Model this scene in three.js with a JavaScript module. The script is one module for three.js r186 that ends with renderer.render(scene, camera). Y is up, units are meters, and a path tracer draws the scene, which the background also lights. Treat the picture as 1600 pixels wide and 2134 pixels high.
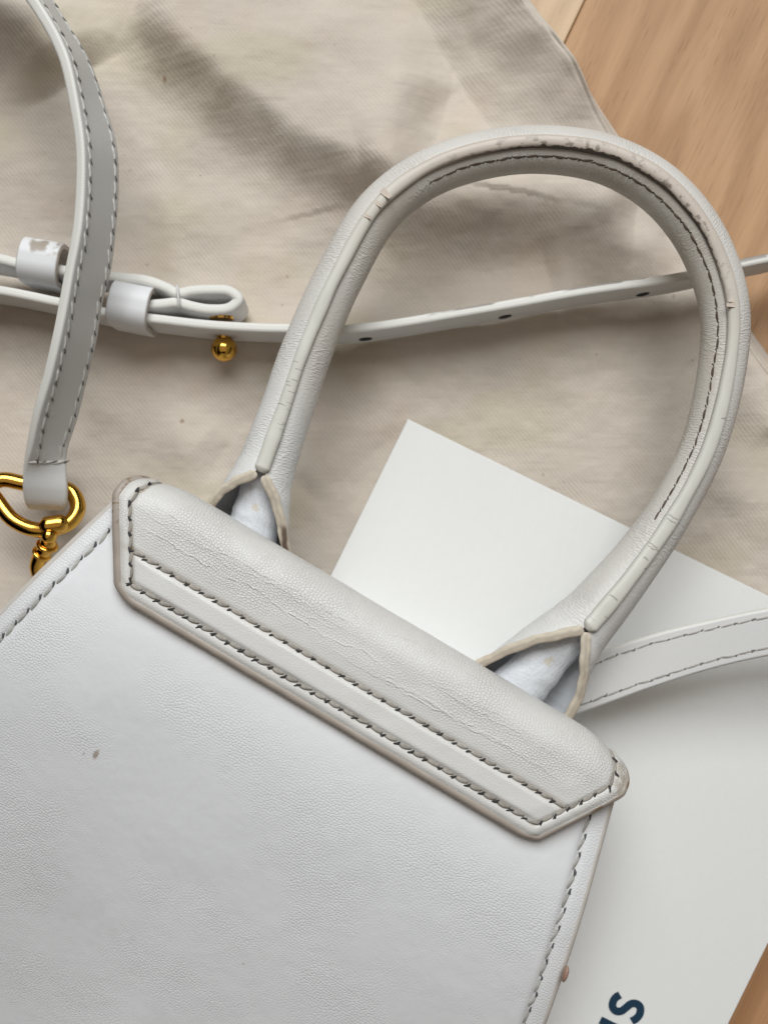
import * as THREE from 'three';
import { mergeGeometries } from 'three/addons/utils/BufferGeometryUtils.js';
import { RectAreaLightUniformsLib } from 'three/addons/lights/RectAreaLightUniformsLib.js';

// ------------------------------------------------------------------ camera, light, exposure
// All lengths below are centimetres in the scene's x (right), y (up), z (towards the lower edge); they become metres in mesh().
const CM = 0.01;
const CAM_H = 27.6;                       // lens height above the cloth, looking straight down
const FOV = 52, TANF = Math.tan(FOV / 2 * Math.PI / 180);
const scene = new THREE.Scene();
const camera = new THREE.PerspectiveCamera(FOV, 767 / 1024, 0.01, 20);
camera.position.set(0, CAM_H * CM, 0);
camera.up.set(0, 0, -1);
camera.lookAt(0, 0, 0);
camera.focus = 0.233;
camera.userData.fStop = 15;
camera.updateMatrixWorld();
const renderer = new THREE.WebGLRenderer({ antialias: true });
renderer.setSize(767, 1024);
renderer.toneMapping = THREE.LinearToneMapping;
renderer.toneMappingExposure = 1;
renderer.shadowMap.enabled = true;
RectAreaLightUniformsLib.init();
function area(color, intensity, w, h, pos, at = [0, 0, 0]) {
  const l = new THREE.RectAreaLight(color, intensity, w, h);
  l.position.set(...pos); l.lookAt(...at); scene.add(l); return l;
}
area(new THREE.Color().setRGB(0.95, 0.985, 1.0), 7.7, 1.5, 1.24, [0.03, 1.54, -1.26]);   // high window beyond the upper edge
area(new THREE.Color().setRGB(1.0, 0.85, 0.71), 0.42, 2.6, 2.6, [0.0, 2.1, 0.0]);        // pale ceiling

// ------------------------------------------------------------------ helpers
const V3 = (x, y, z) => new THREE.Vector3(x, y, z);
const K = TANF / 1067;
const P = (px, py, h) => V3((px - 800) * K * (CAM_H - h), h, (py - 1067) * K * (CAM_H - h));    // where a sight line meets height h
const PX = (p) => [800 + p.x / (K * (CAM_H - p.y)), 1067 + p.z / (K * (CAM_H - p.y))];
function rng(seed) { let s = seed >>> 0; return () => { s = (s + 0x6D2B79F5) | 0; let t = Math.imul(s ^ (s >>> 15), 1 | s); t = (t + Math.imul(t ^ (t >>> 7), 61 | t)) ^ t; return ((t ^ (t >>> 14)) >>> 0) / 4294967296; }; }
const hash = (x, y, s = 0) => { let h = Math.imul(x | 0, 374761393) + Math.imul(y | 0, 668265263) + Math.imul(s | 0, 974711); h = Math.imul(h ^ (h >>> 13), 1274126177); return ((h ^ (h >>> 16)) >>> 0) / 4294967296; };
const smooth = (a, b, x) => { const t = Math.min(1, Math.max(0, (x - a) / (b - a))); return t * t * (3 - 2 * t); };
const lerp = (a, b, t) => a + (b - a) * t;
function noise(x, y, s = 0) {
  const i = Math.floor(x), j = Math.floor(y), fx = x - i, fy = y - j, u = fx * fx * (3 - 2 * fx), v = fy * fy * (3 - 2 * fy);
  return lerp(lerp(hash(i, j, s), hash(i + 1, j, s), u), lerp(hash(i, j + 1, s), hash(i + 1, j + 1, s), u), v) * 2 - 1;
}
const fbm = (x, y, s = 0, o = 4) => { let a = 0.5, r = 0; for (let k = 0; k < o; k++) { r += a * noise(x, y, s + k * 17); x = x * 2.03 + 3.1; y = y * 2.03 + 1.7; a *= 0.5; } return r; };
function cells(x, y, s = 0) {             // distance between the two nearest of a field of jittered points
  const i = Math.floor(x), j = Math.floor(y); let a = 9, b = 9;
  for (let dj = -1; dj <= 1; dj++) for (let di = -1; di <= 1; di++) {
    const cx = i + di + 0.1 + 0.8 * hash(i + di, j + dj, s), cy = j + dj + 0.1 + 0.8 * hash(i + di, j + dj, s + 5);
    const d = Math.hypot(cx - x, cy - y); if (d < a) { b = a; a = d; } else if (d < b) b = d;
  }
  return b - a;
}
const used = {};
function numbered(n) { const k = used[n] = (used[n] ?? -1) + 1; return k ? `${n}_${String(k).padStart(3, '0')}` : n; }
function thing(name, label, category, base, kind) {
  const g = new THREE.Group(); g.name = numbered(name); g.position.copy(base).multiplyScalar(CM);
  g.userData = { label, category }; if (kind) g.userData = { kind, label };
  g.userData.baseCm = undefined; g.base = base; scene.add(g); return g;
}
const baseOf = (o) => { while (o && !o.base) o = o.parent; return o.base; };
function mesh(name, geo, mat, parent, label) {   // geometry in scene centimetres
  const b = baseOf(parent);
  geo.translate(-b.x, -b.y, -b.z); geo.scale(CM, CM, CM);
  const m = new THREE.Mesh(geo, mat); m.name = name; m.castShadow = m.receiveShadow = true;
  if (label) m.userData.label = label;
  parent.add(m); return m;
}
function tex(w, h, fill, { srgb = false, float = false, repeat = false } = {}) {   // fill(i, j) -> [r, g, b] or a number, linear 0..1
  const n = w * h, d = float ? new Float32Array(n * 4) : new Uint8Array(n * 4);
  const enc = (c) => c <= 0 ? 0 : c >= 1 ? 255 : Math.round(255 * (c <= 0.0031308 ? 12.92 * c : 1.055 * Math.pow(c, 1 / 2.4) - 0.055));
  for (let j = 0, k = 0; j < h; j++) for (let i = 0; i < w; i++, k += 4) {
    let v = fill(i, j); if (typeof v === 'number') v = [v, v, v];
    for (let c = 0; c < 3; c++) d[k + c] = float ? v[c] : srgb ? enc(v[c]) : Math.max(0, Math.min(255, Math.round(v[c] * 255)));
    d[k + 3] = float ? 1 : 255;
  }
  const t = new THREE.DataTexture(d, w, h, THREE.RGBAFormat, float ? THREE.FloatType : THREE.UnsignedByteType);
  t.magFilter = t.minFilter = THREE.LinearFilter; if (srgb) t.colorSpace = THREE.SRGBColorSpace;
  if (repeat) t.wrapS = t.wrapT = THREE.RepeatWrapping;
  t.needsUpdate = true; return t;
}
function grid(nu, nv, f) {                // f(i/nu, j/nv) -> { p, uv, c? }
  const pos = [], uv = [], col = [], idx = [];
  for (let j = 0; j <= nv; j++) for (let i = 0; i <= nu; i++) {
    const r = f(i / nu, j / nv); pos.push(r.p.x, r.p.y, r.p.z); uv.push(...(r.uv || [i / nu, j / nv])); if (r.c) col.push(...r.c);
    if (i < nu && j < nv) { const a = j * (nu + 1) + i, b = a + 1, c = a + nu + 1, d = c + 1; idx.push(a, c, b, b, c, d); }
  }
  const g = new THREE.BufferGeometry();
  g.setAttribute('position', new THREE.Float32BufferAttribute(pos, 3)); g.setAttribute('uv', new THREE.Float32BufferAttribute(uv, 2));
  if (col.length) g.setAttribute('color', new THREE.Float32BufferAttribute(col, 3));
  g.setIndex(idx); g.computeVertexNormals(); return g;
}
// joins the normals of a grid's first and last column (closed sections)
function weld(g, nu, nv) {
  const n = g.attributes.normal;
  for (let j = 0; j <= nv; j++) { const a = j * (nu + 1), b = a + nu; const v = V3(n.getX(a) + n.getX(b), n.getY(a) + n.getY(b), n.getZ(a) + n.getZ(b)).normalize(); n.setXYZ(a, v.x, v.y, v.z); n.setXYZ(b, v.x, v.y, v.z); }
  return g;
}
const curve = (pts, closed = false) => new THREE.CatmullRomCurve3(pts, closed, 'centripetal');
function tube(pts, radius, { n = 80, m = 12, closed = false, color, flat = 1, cap = true } = {}) {
  const c = curve(pts, closed), R = typeof radius === 'function' ? radius : () => radius;
  const g = grid(m, n, (a, s) => {
    const p = c.getPointAt(s), t = c.getTangentAt(s);
    const side = Math.abs(t.y) > 0.97 ? V3(1, 0, 0).cross(t).normalize() : V3(0, 1, 0).cross(t).normalize(), up = t.clone().cross(side).normalize();
    let r = R(s); if (cap && !closed) { const e = Math.min(s, 1 - s) * c.getLength(); if (e < r) r *= Math.sqrt(Math.max(0.0004, 1 - (1 - e / r) ** 2)); }
    const w = a * Math.PI * 2;
    return { p: p.clone().addScaledVector(side, Math.sin(w) * r).addScaledVector(up, Math.cos(w) * r * flat), uv: [s * c.getLength() * CM, a * r * 6.283 * CM], c: color ? color(s, w) : undefined };
  });
  return weld(g, m, n);
}
// a strap: rails A and B are its two long edges; rounded rectangular section
function ribbon(A, B, { n = 200, T = 0.3, shift = 0, r = 0.09, face = [1, 1, 1], edge = [1, 1, 1], lining }) {
  const ca = curve(A), cb = curve(B), frames = [];
  for (let i = 0; i <= n; i++) {
    const s = i / n, a = ca.getPoint(s), b = cb.getPoint(s), c = a.clone().add(b).multiplyScalar(0.5);
    frames.push({ c, w: a.clone().sub(b).normalize(), W: a.distanceTo(b) });
  }
  let L = 0;
  frames.forEach((f, i) => {
    const p = frames[Math.max(0, i - 1)].c, q = frames[Math.min(n, i + 1)].c; f.t = q.clone().sub(p).normalize();
    f.n = f.t.clone().cross(f.w).normalize(); if (i) L += f.c.distanceTo(p); f.s = L;
  });
  const sec = (W) => { // [x along w, y along n, is edge]
    const x = W / 2, y = T / 2, o = [];
    const cor = [[x - r, y - r, 0], [-(x - r), y - r, 90], [-(x - r), -(y - r), 180], [x - r, -(y - r), 270]];
    o.push([x, 0, 1], [x, y - r, 1]);
    cor.forEach(([cx, cy, a0], k) => { for (let j = 0; j <= 4; j++) { const a = (a0 + j * 22.5) * Math.PI / 180; o.push([cx + r * Math.cos(a), cy + r * Math.sin(a), k % 2 ? (j < 2 ? 0 : 1) : (j < 3 ? 1 : 0)]); } if (k === 0) o.push([0, y, 0]); if (k === 1) o.push([-x, 0, 1]); if (k === 2) o.push([0, -y, 0]); });
    o.push([x, 0, 1]); return o;
  };
  const S0 = sec(1), m = S0.length - 1;
  const g = grid(m, n, (a, s) => {
    const f = frames[Math.round(s * n)], q = sec(f.W)[Math.round(a * m)];
    return { p: f.c.clone().addScaledVector(f.w, q[0]).addScaledVector(f.n, q[1] + shift), uv: [f.s * CM, (q[0] + q[1]) * CM], c: q[2] ? edge : lining && q[1] > 0 && lining(f) || face };
  });
  weld(g, m, n);
  // end caps
  const caps = [0, n].map((k) => {
    const f = frames[k], pts = sec(f.W).map((q) => f.c.clone().addScaledVector(f.w, q[0]).addScaledVector(f.n, q[1] + shift)), ctr = f.c.clone().addScaledVector(f.n, shift);
    const pos = [], idx = []; [ctr, ...pts].forEach((p) => pos.push(p.x, p.y, p.z)); for (let i = 1; i < pts.length; i++) idx.push(0, k ? i : i + 1, k ? i + 1 : i);
    const c = new THREE.BufferGeometry(); c.setAttribute('position', new THREE.Float32BufferAttribute(pos, 3)); c.setAttribute('uv', new THREE.Float32BufferAttribute(new Array(pos.length / 3 * 2).fill(0), 2));
    c.setAttribute('color', new THREE.Float32BufferAttribute(new Array(pos.length / 3).fill(edge).flat(), 3)); c.setIndex(idx); c.computeVertexNormals(); return c;
  });
  return { frames, geo: mergeGeometries([g, ...caps]), T, shift };
}
function frameAt(fr, s) { let i = 1; while (i < fr.length - 1 && fr[i].s < s) i++; const a = fr[i - 1], b = fr[i], k = (s - a.s) / Math.max(1e-6, b.s - a.s); return { c: a.c.clone().lerp(b.c, k), t: a.t.clone().lerp(b.t, k).normalize(), w: a.w.clone().lerp(b.w, k).normalize(), n: a.n.clone().lerp(b.n, k).normalize(), W: lerp(a.W, b.W, k) }; }

// ------------------------------------------------------------------ materials
const rgb = (r, g, b) => new THREE.Color().setRGB(r, g, b);
// tiling leather relief: pebbled cells, wavering creases across
const leatherTile = tex(768, 768, (i, j) => {
  const N = 60, x = i / 768 * N, y = j / 768 * N;
  const wrap = (f) => f;                                   // cells repeat every N through hashing of wrapped indices
  const w = (k) => ((k % N) + N) % N;
  const xi = Math.floor(x), yi = Math.floor(y); let a = 9, b = 9;
  for (let dj = -1; dj <= 1; dj++) for (let di = -1; di <= 1; di++) { const ci = w(xi + di), cj = w(yi + dj); const cx = xi + di + 0.1 + 0.8 * hash(ci, cj, 3), cy = yi + dj + 0.1 + 0.8 * hash(ci, cj, 8); const d = Math.hypot(cx - x, cy - y); if (d < a) { b = a; a = d; } else if (d < b) b = d; }
  return smooth(0, 0.35, b - a) * 0.8 + 0.2 * hash(i, j, 9);
}, { repeat: true });
function tiled(t, metres) { const c = t.clone(); c.repeat.set(1 / metres, 1 / metres); c.needsUpdate = true; return c; }
const wrinkleTile = tex(1024, 512, (i, j) => {             // u runs along the handle: pebbles drawn out across it
  const NU = 74, NV = 15, y = j / 512 * NV, x = i / 1024 * NU + 0.8 * Math.sin(y / NV * Math.PI * 4) + 0.5 * Math.sin(y / NV * Math.PI * 10 + 1); const w = (k, n) => ((k % n) + n) % n, xi = Math.floor(x), yi = Math.floor(y); let a = 9, b = 9;
  for (let dj = -1; dj <= 1; dj++) for (let di = -1; di <= 1; di++) { const ci = w(xi + di, NU), cj = w(yi + dj, NV), d = Math.hypot(xi + di + 0.1 + 0.8 * hash(ci, cj, 13) - x, yi + dj + 0.1 + 0.8 * hash(ci, cj, 18) - y); if (d < a) { b = a; a = d; } else if (d < b) b = d; }
  const patch = 0.55 + 0.45 * Math.sin(i / 1024 * Math.PI * 4 + 2 * Math.sin(j / 512 * Math.PI * 4));
  return 0.3 + 0.5 * patch * smooth(0, 0.3, b - a) + 0.15 * noise(i / 4, j / 4, 4);
}, { repeat: true });
const std = (o) => new THREE.MeshPhysicalMaterial({ roughness: 0.5, side: THREE.DoubleSide, ...o });
const M = {};
M.strap = std({ color: 0xffffff, vertexColors: true, roughness: 0.5, bumpMap: tiled(leatherTile, 0.036), bumpScale: 0.00002 });
M.handle = std({ color: rgb(1, 1, 1), vertexColors: true, roughness: 0.48, bumpMap: tiled(wrinkleTile, 0.05), bumpScale: 0.00016 });
M.bagSide = std({ color: rgb(0.74, 0.74, 0.74), roughness: 0.5, bumpMap: tiled(leatherTile, 0.04), bumpScale: 0.00003 });
{ // rough white lining leather with lint, small scratches and a worn beige spot
  const f = (i, j) => { const x = i / 320, y = j / 320, lint = 0.5 * smooth(0.62, 0.75, noise(x * 46, y * 70, 6)) * 0.16 + smooth(0.6, 0.7, fbm(x * 20, y * 60, 8, 2) + 0.3) * 0.1, sp = smooth(0.055, 0.03, Math.hypot(x - 0.5 + 0.02 * noise(y * 60, 1, 3), (y - 0.5) + 0.03 * noise(x * 60, 2, 4))); return [0.70, 0.72, 0.755].map((v, n) => lerp(v * (1 - lint), [0.62, 0.55, 0.43][n], 0.7 * sp)); };
  const b = (i, j) => 0.5 + 0.3 * fbm(i / 9, j / 22, 15, 3) + 0.2 * (hash(i, j, 3) - 0.5);
  M.core = std({ map: tex(320, 320, f, { srgb: true }), bumpMap: tex(320, 320, b), bumpScale: 0.0003, roughness: 0.55 });
}
M.rawEdge = std({ vertexColors: true, roughness: 0.75 });
M.trim = std({ vertexColors: true, roughness: 0.45 });
M.thread = std({ vertexColors: true, roughness: 0.8 });
M.gold = std({ color: rgb(0.68, 0.39, 0.075), metalness: 1, roughness: 0.16 });
M.keeper = std({ vertexColors: true, roughness: 0.5 });
M.card = std({ map: tex(512, 512, (i, j) => { const k = 1 + 0.012 * (hash(i, j, 3) - 0.5) + 0.012 * fbm(i / 60, j / 60, 5, 3); return [0.785 * k, 0.785 * k, 0.765 * k]; }, { srgb: true, repeat: true }), bumpMap: tex(512, 512, (i, j) => 0.5 + 0.3 * fbm(i / 6, j / 6, 7, 2), { repeat: true }), bumpScale: 0.00003, roughness: 0.62 });
M.ink = std({ color: rgb(0.006, 0.035, 0.07), roughness: 0.5 });
M.hole = std({ color: rgb(0.02, 0.025, 0.03), roughness: 0.9 });

// ------------------------------------------------------------------ wooden floor
const FLOOR_H = -0.5;
{
  const a = 115.5 * Math.PI / 180, L = V3(Math.cos(a), 0, Math.sin(a)), N = V3(Math.sin(a), 0, -Math.cos(a));
  const floor = thing('floor', 'pale beech plank floor under the cream cloth', null, V3(0, FLOOR_H, 0), 'structure');
  const woodTex = (seed, base, dark) => tex(640, 1600, (i, j) => {       // 10 cm across, 25 cm along
    const x = i / 64, y = j / 64;
    const warp = fbm(x * 0.35, y * 0.09, seed) * 3.2;
    const rings = Math.sin((x + warp) * 4.2 + fbm(x * 0.8, y * 0.12, seed + 3) * 2);
    const fine = fbm(x * 16, y * 0.6, seed + 7, 3), fib = noise(i * 0.9, y * 2.2, seed + 11);
    let f = 0.34 + 0.24 * rings + 0.26 * fine + 0.05 * fib + 0.25 * fbm(x * 0.5, y * 0.15, seed + 20);
    // short dark pores
    const cx = Math.floor(x * 9), cy = Math.floor(y * 1.6 + hash(cx, 1, seed) * 5), hx = hash(cx, cy, seed + 2);
    if (hx > 0.72) { const u = x * 9 - cx - 0.5, v = y * 1.6 + hash(cx, 1, seed) * 5 - cy - 0.5; f += 0.65 * (1 - smooth(0.05, 0.22, Math.abs(u))) * (1 - smooth(0.12, 0.42, Math.abs(v))) * (hx - 0.6) * 2; }
    f = Math.max(0, Math.min(1, f)); return [0, 1, 2].map((k) => lerp(base[k], dark[k], f));
  }, { srgb: true });
  const mats = [
    std({ map: woodTex(11, [0.60, 0.42, 0.245], [0.42, 0.26, 0.13]), roughness: 0.45 }),
    std({ map: woodTex(23, [0.53, 0.325, 0.182], [0.35, 0.195, 0.10]), roughness: 0.6, specularIntensity: 0.5 }),
    std({ map: woodTex(37, [0.50, 0.28, 0.14], [0.30, 0.14, 0.06]), roughness: 0.45 }),
  ];
  const seam = P(1175, 92, FLOOR_H), d0 = seam.dot(N), W = 10;
  for (let k = -3; k <= 3; k++) {
    const lo = d0 + k * W + 0.012, hi = d0 + (k + 1) * W - 0.012, bv = 0.035;
    const prof = [[lo, -1], [lo, -bv], [lo + bv, 0], [hi - bv, 0], [hi, -bv], [hi, -1]];
    const g = grid(prof.length - 1, 1, (u, v) => { const q = prof[Math.round(u * 5)], y = lerp(-22, 22, v); return { p: V3(0, FLOOR_H + q[1], 0).addScaledVector(N, q[0]).addScaledVector(L, y), uv: [(q[0] - lo) / 10, (y + 22 + k * 7) / 25] }; }).toNonIndexed();
    g.computeVertexNormals();
    mesh('plank', g, mats[k < 0 ? 0 : k === 0 ? 1 : 2], floor);
  }
}

// ------------------------------------------------------------------ cream cloth
const edgeLine = [[1060, -60], [1092, 0], [1150, 82], [1203, 150], [1250, 222], [1288, 276], [1420, 470], [1572, 690], [1610, 745], [1760, 930]];
const ridges = [ // polyline of a crest, height, reach to its left, reach to its right (walking along it), px
  { l: [[300, 20], [400, 100], [490, 190], [620, 290], [760, 350], [900, 380]], a: 1.2, wl: 240, wr: 78 },
  { l: [[-140, 10], [20, 45], [90, 80], [150, 180]], a: 1.0, wl: 110, wr: 80 },
  { l: [[970, -130], [1045, 0], [1110, 105], [1172, 195], [1240, 290], [1320, 400]], a: 1.35, wl: 60, wr: 165, lin: 1, tap: 0.5 },
  { l: [[760, 440], [950, 415], [1150, 420], [1330, 450]], a: 0.95, wl: 130, wr: 95 },
  { l: [[1130, 560], [1250, 540], [1400, 520]], a: 0.3, wl: 50, wr: 90 },
  { l: [[640, 1020], [740, 900], [860, 800]], a: 0.2, wl: 70, wr: 60 },
  { l: [[180, 830], [330, 870], [450, 960]], a: 0.25, wl: 80, wr: 60 },
  { l: [[1500, 720], [1560, 820], [1640, 900]], a: 0.35, wl: 60, wr: 60 },
  { l: [[1440, 980], [1540, 1040], [1640, 1090]], a: 0.25, wl: 60, wr: 50 },
  { l: [[640, 60], [780, 130], [900, 250]], a: 0.22, wl: 90, wr: 60 },
  { l: [[-100, 625], [120, 655], [330, 690], [560, 706], [800, 698], [1000, 668], [1300, 620]], a: 0.38, wl: 60, wr: 85 },  // crest added under the lower strand so its slope deepens the shade there
  { l: [[-60, 330], [100, 360], [260, 440], [520, 470]], a: 0.18, wl: 90, wr: 70 },
];
function toPoly(l, x, y) { // [distance, signed side]
  let best = 1e9, side = 1, along = 0;
  for (let i = 0; i < l.length - 1; i++) {
    const [ax, ay] = l[i], [bx, by] = l[i + 1], dx = bx - ax, dy = by - ay, t = Math.max(0, Math.min(1, ((x - ax) * dx + (y - ay) * dy) / (dx * dx + dy * dy)));
    const d = Math.hypot(x - ax - dx * t, y - ay - dy * t); if (d < best) { best = d; side = Math.sign(dx * (y - ay) - dy * (x - ax)) || 1; along = (i + t) / (l.length - 1); }
  }
  return [best, side, along];
}
function clothH(px, py) {
  const wx = px + 26 * fbm(px / 170, py / 170, 61, 3), wy = py + 26 * fbm(px / 170, py / 170, 71, 3);
  let h = 0.12;
  for (const r of ridges) { const [d, s, al] = toPoly(r.l, wx, wy); const w = s > 0 ? r.wr : r.wl; h += r.a * (r.lin && s > 0 ? Math.pow(Math.max(0, 1 - d / w), 1.2) : Math.exp(-d * d / (w * w))) * smooth(-0.02, 0.2, al + 0.05) * smooth(r.tap ? 0.86 : 1.02, r.tap || 0.8, al - 0.02); }
  h += 0.16 * fbm(px / 260, py / 260, 5, 3) + 0.05 * fbm(px / 70, py / 55, 9, 3) - 0.08 * Math.abs(fbm(px / 150 + 7, py / 120, 81, 2)) + 0.012 * fbm(px / 22, py / 30, 14, 2);
  // lies flat beneath card and bag
  const inCard = smooth(1147 - 40, 1147 + 50, px * 0.897 + py * 0.4415) * smooth(416 - 30, 416 + 60, -px * 0.4415 + py * 0.897);
  h = lerp(h, Math.min(h, 0.1), Math.max(inCard, smooth(1120, 1240, py + (px - 500) * -0.55)));
  const [d, s] = toPoly(edgeLine, px, py), e = s > 0 ? d : -d;             // distance inside the hem
  h -= 0.06 * Math.exp(-(((e - 40) / 4) ** 2)) + 0.045 * Math.exp(-(((e - 24) / 3.5) ** 2)) - 0.035 * Math.exp(-(((e - 32) / 6) ** 2));
  return lerp(FLOOR_H + 0.12, h, smooth(-4, 52, e + 12));
}
{
  const cloth = thing('dust_bag', 'wrinkled cream cotton dust bag spread over the wooden floor', 'dust bag', V3(0, 0, 0));
  // rows run down the picture; each row ends on the hem
  const edgeX = (y) => { for (let i = 0; i < edgeLine.length - 1; i++) { const [ax, ay] = edgeLine[i], [bx, by] = edgeLine[i + 1]; if (y <= by) return ax + (bx - ax) * (y - ay) / (by - ay); } return 1760; };
  const X0 = -420, Y0 = -200, Y1 = 1760, S = 2048;
  const bounds = [-420, 1780, -200, 1760];
  const uvOf = (x, y) => [(x - bounds[0]) / (bounds[1] - bounds[0]), (y - bounds[2]) / (bounds[3] - bounds[2])];
  const g = grid(400, 380, (u, v) => {
    const y = lerp(Y0, Y1, v), xe = y < -60 ? 1060 + (y + 60) * 0.55 : edgeX(y); let x = lerp(X0, xe, 1 - Math.pow(1 - u, 1.5));
    if (v > 0.985 || v < 0.003) { } const p = P(x, y, 0); p.y = clothH(x, y);
    return { p, uv: uvOf(x, y) };
  });
  // turned-down hem so that the cloth has thickness at its edge
  const hem = grid(3, 300, (u, v) => { const y = lerp(Y0, Y1, v), xe = y < -60 ? 1060 + (y + 60) * 0.55 : edgeX(y); const p = P(xe, y, 0), h = clothH(xe, y); const off = [0, 0.05, 0.05, -0.3][Math.round(u * 3)], dh = [0, -0.04, -0.09, -0.11][Math.round(u * 3)]; p.x += off * 0.83; p.z -= off * 0.56; p.y = h + dh; return { p, uv: uvOf(xe, y) }; });
  const rand = rng(5), specks = [[350, 178, 5, 8], [590, 640, 3, 3], [385, 880, 5, 5], [600, 580, 4, 4], [275, 360, 3, 3], [420, 370, 3, 3], [310, 555, 4, 3], [1265, 420, 4, 4], [1400, 620, 4, 7], [1130, 990, 4, 4], [1100, 380, 3, 3], [1240, 740, 3, 3]];
  for (let k = 0; k < 30; k++) specks.push([rand() * 1700, rand() * 1300, 1 + rand() * 2, 1 + rand() * 2.5]);
  const specMap = new Map(); for (const s of specks) for (let a = -1; a <= 1; a++) for (let b = -1; b <= 1; b++) { const k = (Math.floor(s[0] / 20) + a) + ',' + (Math.floor(s[1] / 20) + b); if (!specMap.has(k)) specMap.set(k, []); specMap.get(k).push(s); }
  const px = (i) => bounds[0] + (i + 0.5) / S * (bounds[1] - bounds[0]), py = (j) => bounds[2] + (j + 0.5) / S * (bounds[3] - bounds[2]);
  const weave = (x, y) => { const a = x * 0.78 - y * 0.63, b = x * 0.63 + y * 0.78; return Math.sin(a * Math.PI * 2 / 7.4 + 1.4 * noise(x / 40, y / 40, 31)) * (0.75 + 0.25 * Math.sin(b * 1.5)); };
  const map = tex(S, S, (i, j) => {
    const x = px(i), y = py(j);
    const slub = fbm(x / 60, y / 7, 41, 3), blot = fbm(x / 230, y / 200, 51, 3), yel = smooth(0.08, 0.5, fbm(x / 190 + 4, y / 150, 55, 3)), pink = smooth(0.05, 0.45, fbm(x / 140, y / 110 + 9, 58, 3));
    let k = 1 + 0.035 * slub + 0.15 * blot + 0.024 * weave(x, y) * Math.max(0.35, 0.6 + 0.6 * noise(x / 70, y / 60, 33)) + 0.09 * (hash(i, j, 2) - 0.5);
    let c = [0.572 * k, 0.508 * k, 0.436 * k];
    c = c.map((q, n) => q * lerp(1, [0.95, 0.945, 0.88][n], yel) * lerp(1, [1.01, 0.985, 0.975][n], pink));
    for (const s of specMap.get(Math.floor(x / 20) + ',' + Math.floor(y / 20)) || []) { const d = Math.hypot((x - s[0]) / s[2], (y - s[1]) / s[3]); const q = (s[2] > 4 ? 0.7 : 0.4) * (1 - smooth(0.3, 1.3, d)); c = c.map((v, n) => lerp(v, [0.25, 0.15, 0.07][n], q)); }
    return c;
  }, { srgb: true });
  const bump = tex(S, S, (i, j) => { const x = px(i), y = py(j); return 0.5 + 0.095 * weave(x, y) * Math.max(0.35, 0.6 + 0.6 * noise(x / 70, y / 60, 33)) + 0.16 * fbm(x / 60, y / 8, 41, 3) + 0.15 * (hash(i, j, 4) - 0.5) + 0.5 * fbm(x / 30, y / 24, 44, 2); }, {});
  const mat = std({ map, bumpMap: bump, bumpScale: 0.00028, roughness: 0.95, sheen: 0.15, sheenRoughness: 0.6 });
  mesh('fabric', g, mat, cloth);
  mesh('hem', hem, mat, cloth);
}

// ------------------------------------------------------------------ printed card
{
  const H = 0.42, D = V3(0.4415, 0, 0.897).multiplyScalar(-1), C0 = P(850, 873, H);
  const A = V3(0.897, 0, 0.4415), B = V3(-0.4415, 0, 0.897);          // along the upper edge, down the left edge
  const card = thing('printed_card', 'large plain white card with dark blue printed letters under the handbag', 'card', C0.clone());
  const far = P(1560, 2047, H), W = far.clone().sub(C0).dot(A), L = 21, T = 0.07, r = 0.012;
  const sh = new THREE.Shape(); sh.moveTo(0, 0); sh.lineTo(W, 0); sh.lineTo(W, -L); sh.lineTo(0, -L); sh.closePath();
  const g = new THREE.ExtrudeGeometry(sh, { depth: T - 2 * r, bevelEnabled: true, bevelSize: r, bevelThickness: r, bevelOffset: -r, bevelSegments: 2 });
  const m = new THREE.Matrix4().makeBasis(A, B.clone().negate(), V3(0, 1, 0)); g.applyMatrix4(m); g.translate(C0.x, C0.y - T, C0.z);
  mesh('sheet', g, M.card, card);
  // letters: reading direction runs up the card, capitals 0.86 cm tall
  const R = V3(0.4415, 0, -0.897), U = V3(-0.897, 0, -0.4415);         // reading direction, letter's up
  const letter = (shape, o) => { const e = new THREE.ExtrudeGeometry(shape, { depth: 0.004, bevelEnabled: false, curveSegments: 24 }); e.applyMatrix4(new THREE.Matrix4().makeBasis(R, U, V3(0, 1, 0))); e.translate(o.x, o.y, o.z); mesh('letter', e, M.ink, card); };
  const stroke = (pts, w) => { // outline of a thick open path in letter space
    const c = new THREE.CatmullRomCurve3(pts.map(([x, y]) => V3(x, y, 0)), false, 'centripetal'), l = [], q = [];
    for (let i = 0; i <= 60; i++) { const p = c.getPoint(i / 60), t = c.getTangent(i / 60); l.push(new THREE.Vector2(p.x - t.y * w / 2, p.y + t.x * w / 2)); q.unshift(new THREE.Vector2(p.x + t.y * w / 2, p.y - t.x * w / 2)); }
    return new THREE.Shape([...l, ...q]);
  };
  const o = P(1328, 2137, H + 0.003);      // lower left corner of the S
  const w = 0.2;
  letter(stroke([[0.03, 0.19], [0.14, 0.115], [0.30, 0.085], [0.455, 0.155], [0.49, 0.28], [0.43, 0.40], [0.28, 0.475], [0.15, 0.545], [0.09, 0.66], [0.14, 0.79], [0.28, 0.845], [0.41, 0.825], [0.51, 0.76]], w), o);
  const ou = o.clone().addScaledVector(R, -0.86);
  letter(stroke([[0.1, 0.93], [0.1, 0.62], [0.1, 0.34], [0.16, 0.17], [0.33, 0.095], [0.50, 0.17], [0.56, 0.34], [0.56, 0.62], [0.56, 0.93]], w), ou);
}

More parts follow.
